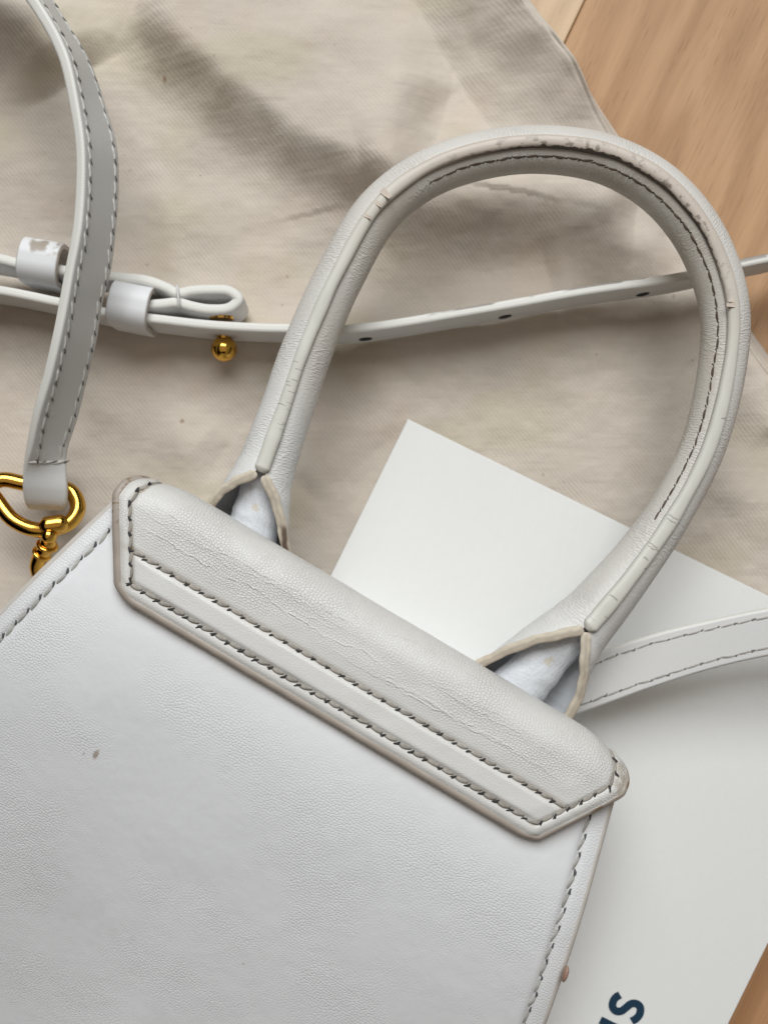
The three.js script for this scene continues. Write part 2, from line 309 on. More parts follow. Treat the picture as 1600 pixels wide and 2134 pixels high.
// ------------------------------------------------------------------ stitches (one shared shape per kind)
const stitchRand = rng(41);
function stitchGeo(len, r, thread, hole, { sink = 0.006, slant = 0.55, size = 1 } = {}) {   // four variants: thread bowed along x, a frayed dark needle hole at its end
  const col = (g, f) => { const p = g.attributes.position, a = []; for (let i = 0; i < p.count; i++) a.push(...f(p.getX(i), p.getY(i), p.getZ(i))); g.setAttribute('color', new THREE.Float32BufferAttribute(a, 3)); return g; };
  return [0, 1, 2, 3].map((v) => {
    const k = 0.85 + 0.3 * stitchRand(), c = new THREE.CapsuleGeometry(r, len * 0.74, 4, 9, 6); c.rotateZ(Math.PI / 2); c.scale(1, 0.8, 1);
    { const p = c.attributes.position; for (let i = 0; i < p.count; i++) { const x = p.getX(i) / (len * 0.5); p.setY(i, p.getY(i) - 0.9 * r * x * x); p.setZ(i, p.getZ(i) * (1 - 0.3 * x * x) + 0.25 * r * Math.sin(x * 2.4 + v)); } c.computeVertexNormals(); }
    const parts = [col(c, (x, y, z) => { const e = smooth(0.55, 1.0, Math.abs(x) / (len * 0.47)), tw = 0.9 + 0.12 * Math.sin(x / len * 40 + z / r * 2); return thread.map((q, n) => lerp(q * k * tw, hole ? hole[n] * 2.5 : q * 0.5, hole ? 0.75 * e : 0.2 * e)); })];
    if (hole) {
      const e = new THREE.SphereGeometry(r, 9, 6), p = e.attributes.position, L = (1.3 + 0.8 * stitchRand()) * size, Wd = (0.55 + 0.25 * stitchRand()) * size, sl = slant * (0.6 + 0.8 * stitchRand());
      for (let i = 0; i < p.count; i++) { const a = Math.atan2(p.getZ(i), p.getX(i)), q = 1 + 0.28 * Math.sin(3 * a + v * 2) + 0.15 * Math.sin(5 * a + v); p.setXYZ(i, p.getX(i) * L * q, p.getY(i) * 0.4, p.getZ(i) * Wd * q); }
      e.rotateY(sl); e.computeVertexNormals(); e.translate(-len * 0.5, sink, 0); parts.push(col(e, () => hole));
    }
    const g = mergeGeometries(parts.map((p) => p.index ? p.toNonIndexed() : p)); g.scale(CM, CM, CM); return g;
  });
}
const ST = {
  flap: stitchGeo(0.365, 0.046, [0.36, 0.33, 0.29], [0.035, 0.033, 0.032]),
  body: stitchGeo(0.44, 0.048, [0.46, 0.45, 0.42], [0.09, 0.09, 0.095], { size: 1.0, slant: 0.4 }),
  strap: stitchGeo(0.4, 0.036, [0.58, 0.565, 0.53], [0.14, 0.13, 0.12], { slant: 0.35, size: 1.15 }),
  pale: stitchGeo(0.41, 0.026, [0.42, 0.40, 0.37], [0.2, 0.19, 0.18], { size: 1.4, slant: 0.25 }),
  brown: stitchGeo(0.34, 0.03, [0.10, 0.07, 0.05], [0.04, 0.03, 0.025]),
};
const sr = rng(77);
function stitch(geo, parent, p, dir, up, yaw = 0) {
  const b = baseOf(parent), m = new THREE.Mesh(geo[Math.floor(sr() * 4)], M.thread); m.name = 'stitch'; m.castShadow = m.receiveShadow = true;
  const x = dir.clone().normalize(), z = x.clone().cross(up).normalize(), y = z.clone().cross(x);
  m.quaternion.setFromRotationMatrix(new THREE.Matrix4().makeBasis(x, y, z)).multiply(new THREE.Quaternion().setFromAxisAngle(V3(0, 1, 0), yaw + (sr() - 0.5) * 0.16));
  m.position.copy(p).sub(b).multiplyScalar(CM); m.scale.set(0.94 + sr() * 0.12, 0.9 + sr() * 0.3, 0.85 + sr() * 0.3); parent.add(m); return m;
}
function inFrame(p, mar = 40) { const [x, y] = PX(p); return x > -mar && x < 1600 + mar && y > -mar && y < 2134 + mar; }
function row(pathFn, L, pitch, geo, parent, yaw = 0) { // pathFn(s) -> { p, t, n }
  const k = Math.max(1, Math.round(L / pitch)); for (let i = 0; i < k; i++) { const f = pathFn((i + 0.5) / k * L); if (inFrame(f.p)) stitch(geo, parent, f.p, f.t, f.n, yaw); }
}

// ------------------------------------------------------------------ handbag
const BAG_H = 4.3, UD = V3(0.86, 0, 0.5105).normalize(), VD = V3(-0.5105, 0, 0.86).normalize();
const BO = P(738, 1391.8, BAG_H);
const W = (u, v, h) => V3(BO.x, h, BO.z).addScaledVector(UD, u).addScaledVector(VD, v);
const bag = thing('handbag', 'white leather top-handle handbag lying on its front with stitched flap', 'handbag', V3(BO.x, 0, BO.z));
const UPV = V3(0, 1, 0);
// --- back panel
const bodyHalf = (v) => 6.65 + 0.275 * v;
const bodyH = (u, v) => { const k = Math.max(0, v - 1.5), e = Math.abs(u) / bodyHalf(v); return 4.06 - 0.36 * (Math.sqrt(k * k + 9) - 3) - 0.0022 * k * k * Math.max(0, -u) * 0.35 - 0.28 * Math.pow(e, 5) - 0.05 * Math.exp(-(((bodyHalf(v) - Math.abs(u) - 0.42) / 0.09) ** 2)); };  // slope and left tilt shaped to dim the panel, standing in for a shadow
const BODY_V0 = -0.75, BODY_V1 = 13.6;
{
  const TW = 1980, TH = 1340, U0 = -11, V0 = -1.2, ppc = 90;
  const grain = (u, v) => { const wu = u + 0.05 * noise(u * 3, v * 3, 7), q = cells(wu * 12.5 + fbm(u, v, 3) * 2, v * 14.5, 21); return smooth(0, 0.32, q); };
  const patch = (u, v) => smooth(-0.35, 0.3, fbm(u * 0.45, v * 0.45, 91, 3) + 0.25 * Math.sin(v * 0.9 + 0.4)) * smooth(1.3, 3.0, v);
  const edgeD = (u, v) => bodyHalf(v) - Math.abs(u);
  const bump = tex(TW, TH, (i, j) => {
    const u = U0 + i / ppc, v = V0 + j / ppc, d = edgeD(u, v), pt = Math.max(patch(u, v), d < 0.34 ? 0.8 : 0);
    return 0.5 + 0.125 * pt * (grain(u, v) - 0.7) + 0.02 * (hash(i, j, 6) - 0.5) + 0.10 * fbm(u * 2.2, v * 2.2, 17, 3) - 0.28 * Math.exp(-(((d - 0.42) / 0.06) ** 2));
  });
  const map = tex(TW, TH, (i, j) => {
    const u = U0 + i / ppc, v = V0 + j / ppc, d = edgeD(u, v);
    let k = 1 + 0.03 * fbm(u * 0.5, v * 0.6, 27, 4) + 0.012 * fbm(u * 6, v * 6, 28, 2) - 0.05 * (1 - grain(u, v)) * patch(u, v) * 0.7;
    const dirtAndTone = 0.10 * Math.exp(-(((d - 0.42) / 0.1) ** 2)) * (0.6 + 0.5 * noise(v * 4, u, 8)) + 0.07 * Math.exp(-((d / 0.12) ** 2));
    let stain = 0;
    for (const [su, sv, rx, ry, q] of [[-4.05, 4.86, 0.05, 0.1, 0.7], [-4.3, 5.0, 0.02, 0.05, 0.5], [-1.26, 6.2, 0.9, 0.35, 0.035], [-3.4, 3.6, 1.2, 0.5, 0.03], [2.2, 3.9, 0.8, 0.6, 0.03], [1.4, 7.6, 0.03, 0.03, 0.4], [-2.9, 8.6, 1.4, 0.6, 0.04]]) { const e = Math.hypot((u - su) / rx, (v - sv) / ry); if (e < 2) { const z = q * smooth(1.5, 0.4, e + 0.5 * noise(u * 6, v * 6, 5)); if (q > 0.3) stain = Math.max(stain, z); else k *= 1 - z; } }
    let c = [0.805, 0.81, 0.822].map((q, n) => q * k * (1 - dirtAndTone * [0.8, 0.95, 1.15][n]));
    return c.map((v, n) => lerp(v, [0.30, 0.21, 0.14][n], stain));
  }, { srgb: true });
  const rough = tex(495, 335, (i, j) => 0.46 + 0.28 * fbm(i / 60, j / 45, 61, 4) + 0.1 * fbm(i / 9, j / 9, 62, 2));
  const mat = std({ map, bumpMap: bump, bumpScale: 0.0006, roughness: 0.95, roughnessMap: rough, clearcoat: 0.06, clearcoatRoughness: 0.45 });
  const nu = 180, nv = 150;
  const g = grid(nu, nv, (a, b) => {
    const v = lerp(BODY_V0, BODY_V1, b), q = a * 2 - 1, u = Math.sign(q) * (1 - Math.pow(1 - Math.abs(q), 1.25)) * bodyHalf(v);
    return { p: W(u, v, bodyH(u, v)), uv: [(u - U0) * ppc / TW, (v - V0) * ppc / TH] };
  });
  const back = mesh('back_panel', g, mat, bag);
  // painted edge of the panel
  const edgeCol = (base, seed) => (s, w) => { const k = 1 + 0.08 * noise(s * 90, w, seed); return base.map((c) => c * k); };
  for (const sgn of [-1, 1]) {
    const pts = []; for (let k = 0; k <= 40; k++) { const v = lerp(BODY_V0, BODY_V1, k / 40), u = sgn * (bodyHalf(v) + 0.005); pts.push(W(u, v, bodyH(u, v) - 0.1)); }
    mesh('edge_trim', tube(pts, 0.105, { n: 160, m: 10, color: edgeCol([0.60, 0.56, 0.51], sgn + 3) }), M.trim, bag);
    // stitches along the side
    const q = []; for (let k = 0; k <= 60; k++) { const v = lerp(-0.6, 11, k / 60), u = sgn * (bodyHalf(v) - 0.42); q.push(W(u, v, bodyH(u, v) + 0.004)); }
    const c = curve(q), L = c.getLength();
    row((s) => ({ p: c.getPointAt(s / L), t: c.getTangentAt(s / L), n: UPV }), L, 0.44, ST.body, back, sgn < 0 ? 0.18 : -0.18);
  }
  // gussets, base and front under the panel
  for (const sgn of [-1, 1]) mesh('side_gusset', grid(8, 30, (a, b) => { const v = lerp(BODY_V0, BODY_V1, b), u = sgn * (bodyHalf(v) - 0.18 - 0.5 * Math.sin(a * Math.PI)); return { p: W(u, v, lerp(bodyH(u, v) - 0.12, 0.45, a)), uv: [a * 0.04, v * CM] }; }), M.bagSide, bag);
  mesh('front_panel', grid(4, 8, (a, b) => { const v = lerp(BODY_V0, BODY_V1, b), u = (a * 2 - 1) * (bodyHalf(v) - 0.1); return { p: W(u, v, 0.48), uv: [u * CM, v * CM] }; }), M.bagSide, bag);
  mesh('base_panel', grid(8, 6, (a, b) => { const u = (a * 2 - 1) * (bodyHalf(BODY_V1) - 0.05); return { p: W(u, BODY_V1 - 0.02, lerp(bodyH(u, BODY_V1) - 0.03, 0.5, b)), uv: [u * CM, b * 0.04] }; }), M.bagSide, bag);
  mesh('top_panel', grid(8, 6, (a, b) => { const u = (a * 2 - 1) * (bodyHalf(BODY_V0) - 0.1); return { p: W(u, BODY_V0 + 0.02, lerp(4.0, 0.5, b)), uv: [u * CM, b * 0.04] }; }), M.bagSide, bag);
  // little brown snap standing out of the right side
  const sn = new THREE.SphereGeometry(0.15, 14, 10); sn.scale(0.45, 0.8, 1.3); sn.rotateY(-0.3); { const v = 3.62, p = W(bodyHalf(v) + 0.06, v, 3.72); sn.translate(p.x, p.y, p.z); }
  mesh('side_snap', sn, std({ color: rgb(0.33, 0.2, 0.15), roughness: 0.4 }), bag);
}
// --- flap
{
  const R = 0.78, VF = -0.62, VL = 1.25, SF = VL - VF, SA = R * 1.9, S = SF + SA + 2.2;
  const half = (s) => s < 1.85 ? 5.36 + 1.17 * (s / 1.85) : lerp(6.53, 6.25, smooth(2.1, SF + SA, s));
  const prof = (s) => { // v, h, normal (v, h)
    if (s < SF) return [VL - s, 4.33, 0, 1];
    if (s < SF + SA) { const a = (s - SF) / R; return [VF - R * Math.sin(a), 4.33 - R + R * Math.cos(a), -Math.sin(a), Math.cos(a)]; }
    const a = SA / R, d = s - SF - SA; return [VF - R * Math.sin(a) - d * Math.cos(a), 4.33 - R + R * Math.cos(a) - d * Math.sin(a), -Math.sin(a), Math.cos(a)];
  };
  const ROW1 = VL - 0.277, ROW2 = VL - 0.926, INSET = 0.36;
  const off = (u, s) => { // relief of the padded leather
    const d = half(s) - Math.abs(u), g = (x, w) => Math.exp(-((x / w) ** 2));
    let o = 0.036 * smooth(ROW2, ROW2 + 0.15, s) * smooth(ROW1, ROW1 - 0.15, s) * smooth(0.3, 0.8, d);
    o += 0.03 * smooth(ROW1, ROW1 + 0.5, s) * smooth(0.35, 0.9, d);
    o -= 0.03 * g(s - ROW1, 0.075) * smooth(0.25, 0.4, d) + 0.03 * g(s - ROW2, 0.075) * smooth(0.25, 0.4, d) + 0.04 * g(d - INSET, 0.06) * smooth(ROW2 - 0.1, ROW2 + 0.05, s);
    o -= 0.06 * g(d, 0.12) + 0.06 * g(s, 0.1);
    o += 0.02 * fbm(u * 0.9, s * 1.4, 31, 2) - 0.12 * smooth(1.1, 0, d) * smooth(1.3, 2.6, s);
    return o;
  };
  const s0 = (a) => { const e = Math.max(0, Math.abs(a) - 0.93) / 0.07; return (a < 0 ? 0.2 : 0.1) * e * e; };
  const pt = (a, s, lift = 0) => { const h = half(s), u = a * h + 0.03, [v, y, nv, nh] = prof(s), o = off(a * h, s) + lift; return W(u, v + nv * o, y + nh * o); };
  const nrm = (s) => { const [, , nv, nh] = prof(s); return VD.clone().multiplyScalar(nv).addScaledVector(UPV, nh).normalize(); };
  const TW = 1960, TH = 700, ppc = 140;
  const rr = rng(12), creases = [];
  for (let k = 0; k < 13; k++) creases.push({ s: 1.35 + rr() * 1.35, u0: -6.2 + rr() * 9, L: 1.6 + rr() * 5, sl: (rr() - 0.35) * 0.09, d: 0.5 + rr() * 0.7, seed: 100 + k });
  creases.push({ s: 1.5, u0: -6.0, L: 7, sl: 0.02, d: 1.3, seed: 201 }, { s: 1.85, u0: -6.1, L: 6, sl: 0.03, d: 1.2, seed: 202 }, { s: 1.3, u0: 0.4, L: 4.5, sl: 0.05, d: 1.2, seed: 203 }, { s: 2.1, u0: -5.8, L: 3.5, sl: -0.05, d: 1.0, seed: 204 }, { s: 1.7, u0: 1.2, L: 3, sl: 0.08, d: 1, seed: 205 });
  const crease = (u, s) => { let r = 0; for (const c of creases) { const t = (u - c.u0) / c.L; if (t < 0 || t > 1) continue; const y = c.s + c.sl * (u - c.u0) + 0.13 * fbm(u * 1.1, 0, c.seed, 4) + 0.02 * noise(u * 9, 1, c.seed); const d = (s - y) / 0.017; if (Math.abs(d) < 3) r += c.d * Math.exp(-d * d) * smooth(0, 0.15, t) * smooth(1, 0.8, t) * (0.65 + 0.5 * noise(u * 5, 0, c.seed + 9)); } return Math.min(1.3, r); };
  const grain = (u, s) => smooth(0, 0.3, cells(u * 13 + fbm(u, s, 3) * 2, s * 16, 29));
  const gp = (u, s) => (0.35 + 0.65 * smooth(-0.25, 0.35, fbm(u * 0.7, s * 0.9, 95, 3))) * smooth(0.9, 1.6, s) + 0.25;
  const bump = tex(TW, TH, (i, j) => { const u = -7 + i / ppc, s = j / ppc; return 0.5 + 0.13 * gp(u, s) * (grain(u, s) - 0.7) - 0.13 * crease(u, s) + 0.03 * (hash(i, j, 6) - 0.5) + 0.08 * fbm(u * 2.5, s * 3.5, 19, 3); });
  const map = tex(TW, TH, (i, j) => {
    const u = -7 + i / ppc, s = j / ppc, d = half(s) - Math.abs(u);
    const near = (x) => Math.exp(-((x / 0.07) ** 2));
    let dirtAndTone = 0.42 * near(s - ROW1) + 0.42 * near(s - ROW2) + (s > ROW2 - 0.1 ? 0.42 * near(d - INSET) : 0);
    dirtAndTone *= 0.6 + 0.4 * noise(u * 3, s * 3, 15); if (d < 0.3) dirtAndTone *= 0.4;
    dirtAndTone += 0.07 * smooth(1.6, 2.9, s) + 0.06 * crease(u, s) + 0.05 * (1 - grain(u, s)) * gp(u, s) + 0.10 * Math.exp(-((d / 0.16) ** 2)) * (1 + noise(u * 5, s * 5, 18)) + 0.12 * Math.exp(-((s / 0.1) ** 2));  // shade toward the fold painted in, plus darker creases, pores and rims
    if (u < -5.6 && s > 2.2 && d < 0.45) dirtAndTone += 0.5 * smooth(0.05, 0.35, fbm(u * 6, s * 7, 67, 3));
    if (u > 5.4 && d < 0.3 && s > 1.2) dirtAndTone += 0.26 * smooth(-0.02, 0.3, fbm(u * 4, s * 4, 77, 4)) * smooth(1.4, 1.8, s);
    const k = 1 + 0.02 * fbm(u * 0.8, s * 0.8, 28, 3);
    return [0.715, 0.705, 0.68].map((q, n) => q * k * Math.max(0.12, 1 - dirtAndTone * [0.8, 0.95, 1.12][n]));
  }, { srgb: true });
  const mat = std({ map, bumpMap: bump, bumpScale: 0.0007, roughness: 0.42, clearcoat: 0.06, clearcoatRoughness: 0.4 });
  const g = grid(260, 170, (x, y) => {
    const q = x * 2 - 1, a = Math.sign(q) * (1 - Math.pow(1 - Math.abs(q), 1.15)), st = s0(a), s = st + (S - st) * y;
    return { p: pt(a, s), uv: [(a * half(s) + 7) * ppc / TW, s * ppc / TH] };
  });
  const flap = mesh('flap', g, mat, bag);
  // rounded painted edge
  const path = []; for (let k = 30; k >= 0; k--) path.push(pt(-1, s0(-1) + (SF + SA - 0.2) * k / 30, -0.1));
  for (let k = 1; k < 90; k++) { const a = -1 + 2 * k / 90; path.push(pt(a, s0(a), -0.1)); }
  for (let k = 0; k <= 30; k++) path.push(pt(1, s0(1) + (SF + SA - 0.2) * k / 30, -0.1));
  mesh('edge_trim', tube(path, (s) => (s < 0.2 ? 0.13 : s < 0.78 ? lerp(0.13, 0.125, smooth(0.2, 0.5, s)) : lerp(0.125, 0.1, smooth(0.76, 0.84, s))) * (1 + 0.04 * noise(s * 18, 1, 3)), { n: 520, m: 14, color: (s, w) => {
    let k = 1 + 0.10 * noise(s * 60, w * 0.6, 4); let c = [0.39, 0.335, 0.285].map((q) => q * k);
    const scuff = s > 0.885 && s < 0.975 ? smooth(-0.05, 0.4, noise(s * 110, w * 1.2, 9)) * smooth(0.885, 0.91, s) : s < 0.1 ? smooth(0.45, 0.7, noise(s * 300, w * 1.5, 19)) : 0;
    if (scuff > 0) c = c.map((q, n) => lerp(q, [0.22, 0.15, 0.085][n], scuff)); return c;
  } }), M.trim, flap, 'beige painted edge of the flap');
  // stitched rows
  const along = (s, from, to) => { const q = []; for (let k = 0; k <= 60; k++) { const u = lerp(from, to, k / 60); q.push(pt(u / half(s), s, 0.012)); } const c = curve(q), L = c.getLength(); row((x) => ({ p: c.getPointAt(x / L), t: c.getTangentAt(x / L), n: UPV }), L, 0.365, ST.flap, flap, 0.16); };
  along(ROW1, -(half(ROW1) - INSET), half(ROW1) - INSET); along(ROW2, -(half(ROW2) - INSET * 0.8), half(ROW2) - INSET * 0.8);
  function ends(sgn) { const q = [], ss = []; for (let k = 0; k <= 60; k++) { const s = lerp(ROW2 + 0.1, SF + SA * 0.75, k / 60); ss.push(s); q.push(pt(sgn * (1 - INSET / half(s)), s, 0.01)); } const c = curve(q), L = c.getLength(); row((x) => ({ p: c.getPointAt(x / L), t: c.getTangentAt(x / L), n: nrm(ss[Math.round(x / L * 60)]) }), L, 0.36, ST.flap, flap, sgn * 0.15); }
  ends(-1); ends(1);
}
// --- handle
{
  const HH = 3.0;
  const st = [ // px, py, radius, opening (degrees each side of the top), height
    [505, 1165, 1.16, 88, 2.9], [518, 1110, 1.08, 80, 2.95], [528, 1066, 0.95, 62, 3.0], [538, 1027, 0.82, 40, HH], [549, 992, 0.72, 11, HH], [563, 953, 0.665, 3, HH], [583, 895, 0.635, 0, HH], [602, 841, 0.62, 0, HH], [629, 760, 0.61, 0, HH], [657, 688, 0.59, 0, HH],
    [706, 580, 0.575, 0, HH], [790, 440, 0.56, 0, HH], [897, 360, 0.55, 0, HH], [1043, 317, 0.545, 0, HH], [1165, 314, 0.55, 0, HH], [1272, 336, 0.565, 0, HH], [1371, 392, 0.585, 0, HH], [1446, 476, 0.59, 0, HH], [1492, 573, 0.585, 0, HH], [1510, 662, 0.57, 0, HH],
    [1502, 776, 0.55, 0, HH], [1464, 930, 0.52, 0, HH], [1403, 1053, 0.52, 0, HH], [1337, 1152, 0.57, 0, HH], [1240, 1272, 0.68, 0, HH], [1206, 1308, 0.75, 6, HH], [1181, 1335, 0.85, 25, HH], [1150, 1369, 0.97, 50, HH], [1118, 1405, 1.1, 70, HH], [1085, 1440, 1.22, 82, 2.95], [1050, 1480, 1.26, 88, 2.9]];
  const c = curve(st.map(([x, y, , , h]) => P(x, y, h))), q = new THREE.CatmullRomCurve3(st.map((s) => V3(s[2], s[3], 0)), false, 'catmullrom', 0.3);
  const K1 = st.length - 1;
  const fr = (s) => { const p = c.getPoint(s), t = c.getTangent(s); t.y = 0; t.normalize(); const k = q.getPoint(s); let n = V3(-t.z, 0, t.x);  // n points to the left of travel... outward side
    const e = Math.min(s, 1 - s) * K1, blend = 1 - smooth(1.5, 5, e); const want = s < 0.5 ? UD.clone().negate() : UD.clone(); if (n.dot(want) < 0) want.negate(); n.lerp(want, blend).normalize();
    return { p, t, n, r: k.x, gap: Math.max(0, k.y) * Math.PI / 180 }; };
  const NS = 420, M_ = 36, lens = [0]; { let pr = c.getPoint(0); for (let i = 1; i <= NS; i++) { const p = c.getPoint(i / NS); lens.push(lens[i - 1] + p.distanceTo(pr)); pr = p; } }
  const sec = (f, phi) => f.p.clone().addScaledVector(f.n, f.r * Math.sin(phi)).addScaledVector(UPV, f.r * 0.97 * Math.cos(phi));
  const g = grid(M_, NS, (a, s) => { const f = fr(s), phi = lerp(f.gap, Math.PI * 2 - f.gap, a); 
    // grubby from handling: most along the arch and on the side where fingers close
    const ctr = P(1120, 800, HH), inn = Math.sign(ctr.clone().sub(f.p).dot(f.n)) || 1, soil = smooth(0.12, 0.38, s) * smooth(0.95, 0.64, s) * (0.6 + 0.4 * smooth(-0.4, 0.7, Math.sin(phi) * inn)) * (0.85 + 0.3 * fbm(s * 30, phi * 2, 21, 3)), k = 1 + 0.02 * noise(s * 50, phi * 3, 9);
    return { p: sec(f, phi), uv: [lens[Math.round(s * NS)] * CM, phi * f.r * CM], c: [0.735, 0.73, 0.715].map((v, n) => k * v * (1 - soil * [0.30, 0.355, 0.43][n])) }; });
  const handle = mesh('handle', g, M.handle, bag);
  // folded seam standing along the top of the tube, painted on its edge
  const f0 = 4.15 / K1, f1 = (K1 - 5.1) / K1, FN = 420;
  const FT = 1600;
  const fin = grid(12, FN, (a, s) => {
    const S = lerp(f0, f1, s), f = fr(S), e = Math.min(s, 1 - s) * 0.93; let end = smooth(0, 0.014, e); end = Math.sqrt(end);
    const wid = (0.150 + 0.035 * smooth(0.2, 0, Math.min(s, 1 - s)) + 0.012 * noise(s * 40, 0, 3)) * (0.35 + 0.65 * end), top = f.r + (0.145 + 0.012 * noise(s * 30, 4, 3)) * (0.4 + 0.6 * end) - 0.02;
    const w = (a - 0.5) * Math.PI * 1.0; let x, y; // rounded top on straight sides
    if (a < 0.25) { x = -wid; y = lerp(f.r - 0.14, top - 0.08, a / 0.25); } else if (a > 0.75) { x = wid; y = lerp(top - 0.08, f.r - 0.14, (a - 0.75) / 0.25); } else { const t = (a - 0.25) / 0.5 * Math.PI; x = -wid * Math.cos(t) * (0.94 + 0.06); y = top - 0.08 + 0.08 * Math.pow(Math.sin(t), 0.7); }
    return { p: f.p.clone().addScaledVector(f.n, x).addScaledVector(UPV, y), uv: [s, a] };
  });
  // paint: cream, pinkish at the top, cracks across, worn dark line on the inner side
  const crk = []; { const r = rng(9); for (let k = 0; k < 13; k++) crk.push([0.06 + r() * 0.14, r(), 0.3 + r() * 0.4]); for (let k = 0; k < 7; k++) crk.push([0.84 + r() * 0.11, r(), 0.25 + r() * 0.4]); for (let k = 0; k < 5; k++) crk.push([r(), r(), 0.2 + r() * 0.2]); }
  const finMap = tex(2048, 128, (i, j) => {
    const s = i / 2048, a = j / 128; const top = smooth(0.25, 0.42, s) * smooth(0.8, 0.6, s);
    let col = [lerp(0.64, 0.555, top), lerp(0.625, 0.48, top), lerp(0.565, 0.41, top)], k = 1 + 0.05 * fbm(s * 120, a * 6, 6, 3); col = col.map((v) => v * k);
    let dk = 0;
    for (const [cs, ca, l] of crk) if (Math.abs(s - cs) < 0.004 && Math.abs(a - (0.3 + 0.4 * ca)) < l * 0.22) dk = Math.max(dk, 0.55 * (1 - smooth(0.0002, 0.0006, Math.abs(s - cs - 0.0005 * noise(a * 12, cs * 99, 2) - 0.0012 * (a - 0.5)))));
    // grime in the fold on both sides; worn through along the top of the arch on the inner side
    const side = (x) => x; dk = Math.max(dk, 0.6 * smooth(0.22, 0.16, a) * (0.7 + 0.3 * noise(s * 80, 1, 5)), 0.6 * smooth(0.78, 0.84, a) * (0.7 + 0.3 * noise(s * 80, 3, 5)));
    const inner = smooth(0.36, 0.44, s) * smooth(0.72, 0.62, s), rag = 0.685 + 0.09 * fbm(s * 260, 2, 8, 3) - 0.05 * smooth(0.42, 0.5, s) * smooth(0.58, 0.5, s);
    dk = Math.max(dk, inner * 0.6 * smooth(0.12, 0.4, fbm(s * 220, a * 7, 14, 3)) * smooth(0.3, 0.6, a)); dk = Math.max(dk, inner * 0.93 * smooth(rag - 0.015, rag + 0.025, a));
    return col.map((v, n) => lerp(v, [0.055, 0.034, 0.022][n], dk));
  }, { srgb: true });
  mesh('seam_edge', fin, std({ map: finMap, roughness: 0.42 }), handle, 'cream painted seam edge with cracks and dark wear');
  for (const [S, off, k] of [[0.372, -0.02, 1.3], [0.366, 0.03, 0.9], [0.359, 0.0, 0.8], [0.628, 0.1, 1.0], [0.625, 0.06, 0.7]]) {
    const f = fr(S), c0 = f.p.clone().addScaledVector(f.n, off).addScaledVector(UPV, f.r + 0.125), r = rng(Math.round(S * 1e4));
    const fl = grid(5, 4, (a, b) => ({ p: c0.clone().addScaledVector(f.n, (a - 0.5) * 0.22 * k).addScaledVector(f.t, (b - 0.5) * 0.12 * k * (1 - 0.4 * a)).addScaledVector(UPV, 0.07 * k * a * a + 0.02 * r() + 0.03 * b * a), c: [0.62, 0.53, 0.45] }));
    mesh('peeled_paint', fl, M.rawEdge, handle);
  }
  // seam stitches on the inner side of the arch
  { const out = []; const a0 = 0.40, a1 = 0.75; let last = -9; for (let i = 0; i <= 2000; i++) { const S = lerp(a0, a1, i / 2000), L = lens[Math.round(S * NS)] + (S * NS - Math.round(S * NS)) * (lens[Math.min(NS, Math.round(S * NS) + 1)] - lens[Math.round(S * NS)]); if (L - last < 0.335) continue; last = L; const f = fr(S), ctr = V3(0.35 * 0 + P(1120, 800, HH).x, HH, P(1120, 800, HH).z), inn = Math.sign(ctr.clone().sub(f.p).dot(f.n)); const phi = inn * (0.60 + 0.03 * noise(S * 60, 2, 2)); const n = f.n.clone().multiplyScalar(Math.sin(phi)).addScaledVector(UPV, Math.cos(phi)); stitch(ST.brown, handle, sec(f, phi).addScaledVector(n, -0.008), f.t, n, 0.05); } }
  // opened base tabs: raw cut edges and the padded core inside
  const rawCol = (crackFrom, seed) => (s, w) => { const k = 1 + 0.12 * noise(s * 30, w * 1.5, seed); const b = [0.62, 0.545, 0.44].map((v) => v * k); const mid = Math.exp(-(((w > Math.PI ? w - 2 * Math.PI : w) / 0.3) ** 2)); let dk = 0.22 * mid; if (crackFrom !== null && s > crackFrom) dk = Math.max(dk, 0.9 * smooth(0.9, 0.3, Math.abs((w > Math.PI ? w - 2 * Math.PI : w) - 0.1 + 0.35 * noise(s * 14, 0, seed))) * smooth(crackFrom, crackFrom + 0.08, s) * smooth(1, 0.93, s)); return b.map((v, n) => lerp(v, [0.09, 0.05, 0.03][n], dk)); };
  function base(sA, sB, crackSide) {
    for (const side of [1, -1]) {
      const pts = []; for (let k = 0; k <= 24; k++) { const f = fr(lerp(sA, sB, k / 24)); const phi = side > 0 ? f.gap : Math.PI * 2 - f.gap; pts.push(sec(f, phi)); }
      mesh('raw_edge', tube(pts, (s) => 0.115 + 0.012 * noise(s * 6, side, 5), { n: 120, m: 24, flat: 0.55, color: rawCol(side === crackSide ? 0.42 : null, 5 + side) }), M.rawEdge, handle);
    }
    // padded core between the edges
    const K0 = lerp(sA, sB, -0.1);
    mesh('handle_core', grid(30, 40, (a, b) => {
      const f = fr(lerp(K0, sB, b)), w = (a - 0.5) * Math.PI * 1.25, rw = Math.min(f.r * 0.9, 0.42 + 0.30 * b) , rh = 0.44 + 0.05 * b;
      const dent = 0.05 * noise(b * 4, a * 5, 12) + 0.03 * noise(b * 14, a * 3, 13);
      return { p: f.p.clone().addScaledVector(f.n, rw * Math.sin(w) * (1 + dent) + 0.08 * Math.sin(b * 2)).addScaledVector(UPV, -0.06 - 0.12 * b + rh * Math.cos(w) * (1 + dent)), uv: [a, b] };
    }), M.core, handle);
    // lining of the tab
    mesh('tab_lining', grid(20, 20, (a, b) => { const f = fr(lerp(lerp(sA, sB, 0.05), sB, b)); const phi = lerp(f.gap + 0.06, Math.PI * 2 - f.gap - 0.06, a); f.r -= 0.06; return { p: sec(f, phi), uv: [a * 0.1 + 0.02, b * 0.2] }; }), M.core, handle);
  }
  base(4.1 / K1, 0.1 / K1, 1); base((K1 - 5.05) / K1, (K1 - 0.1) / K1, 0);
}

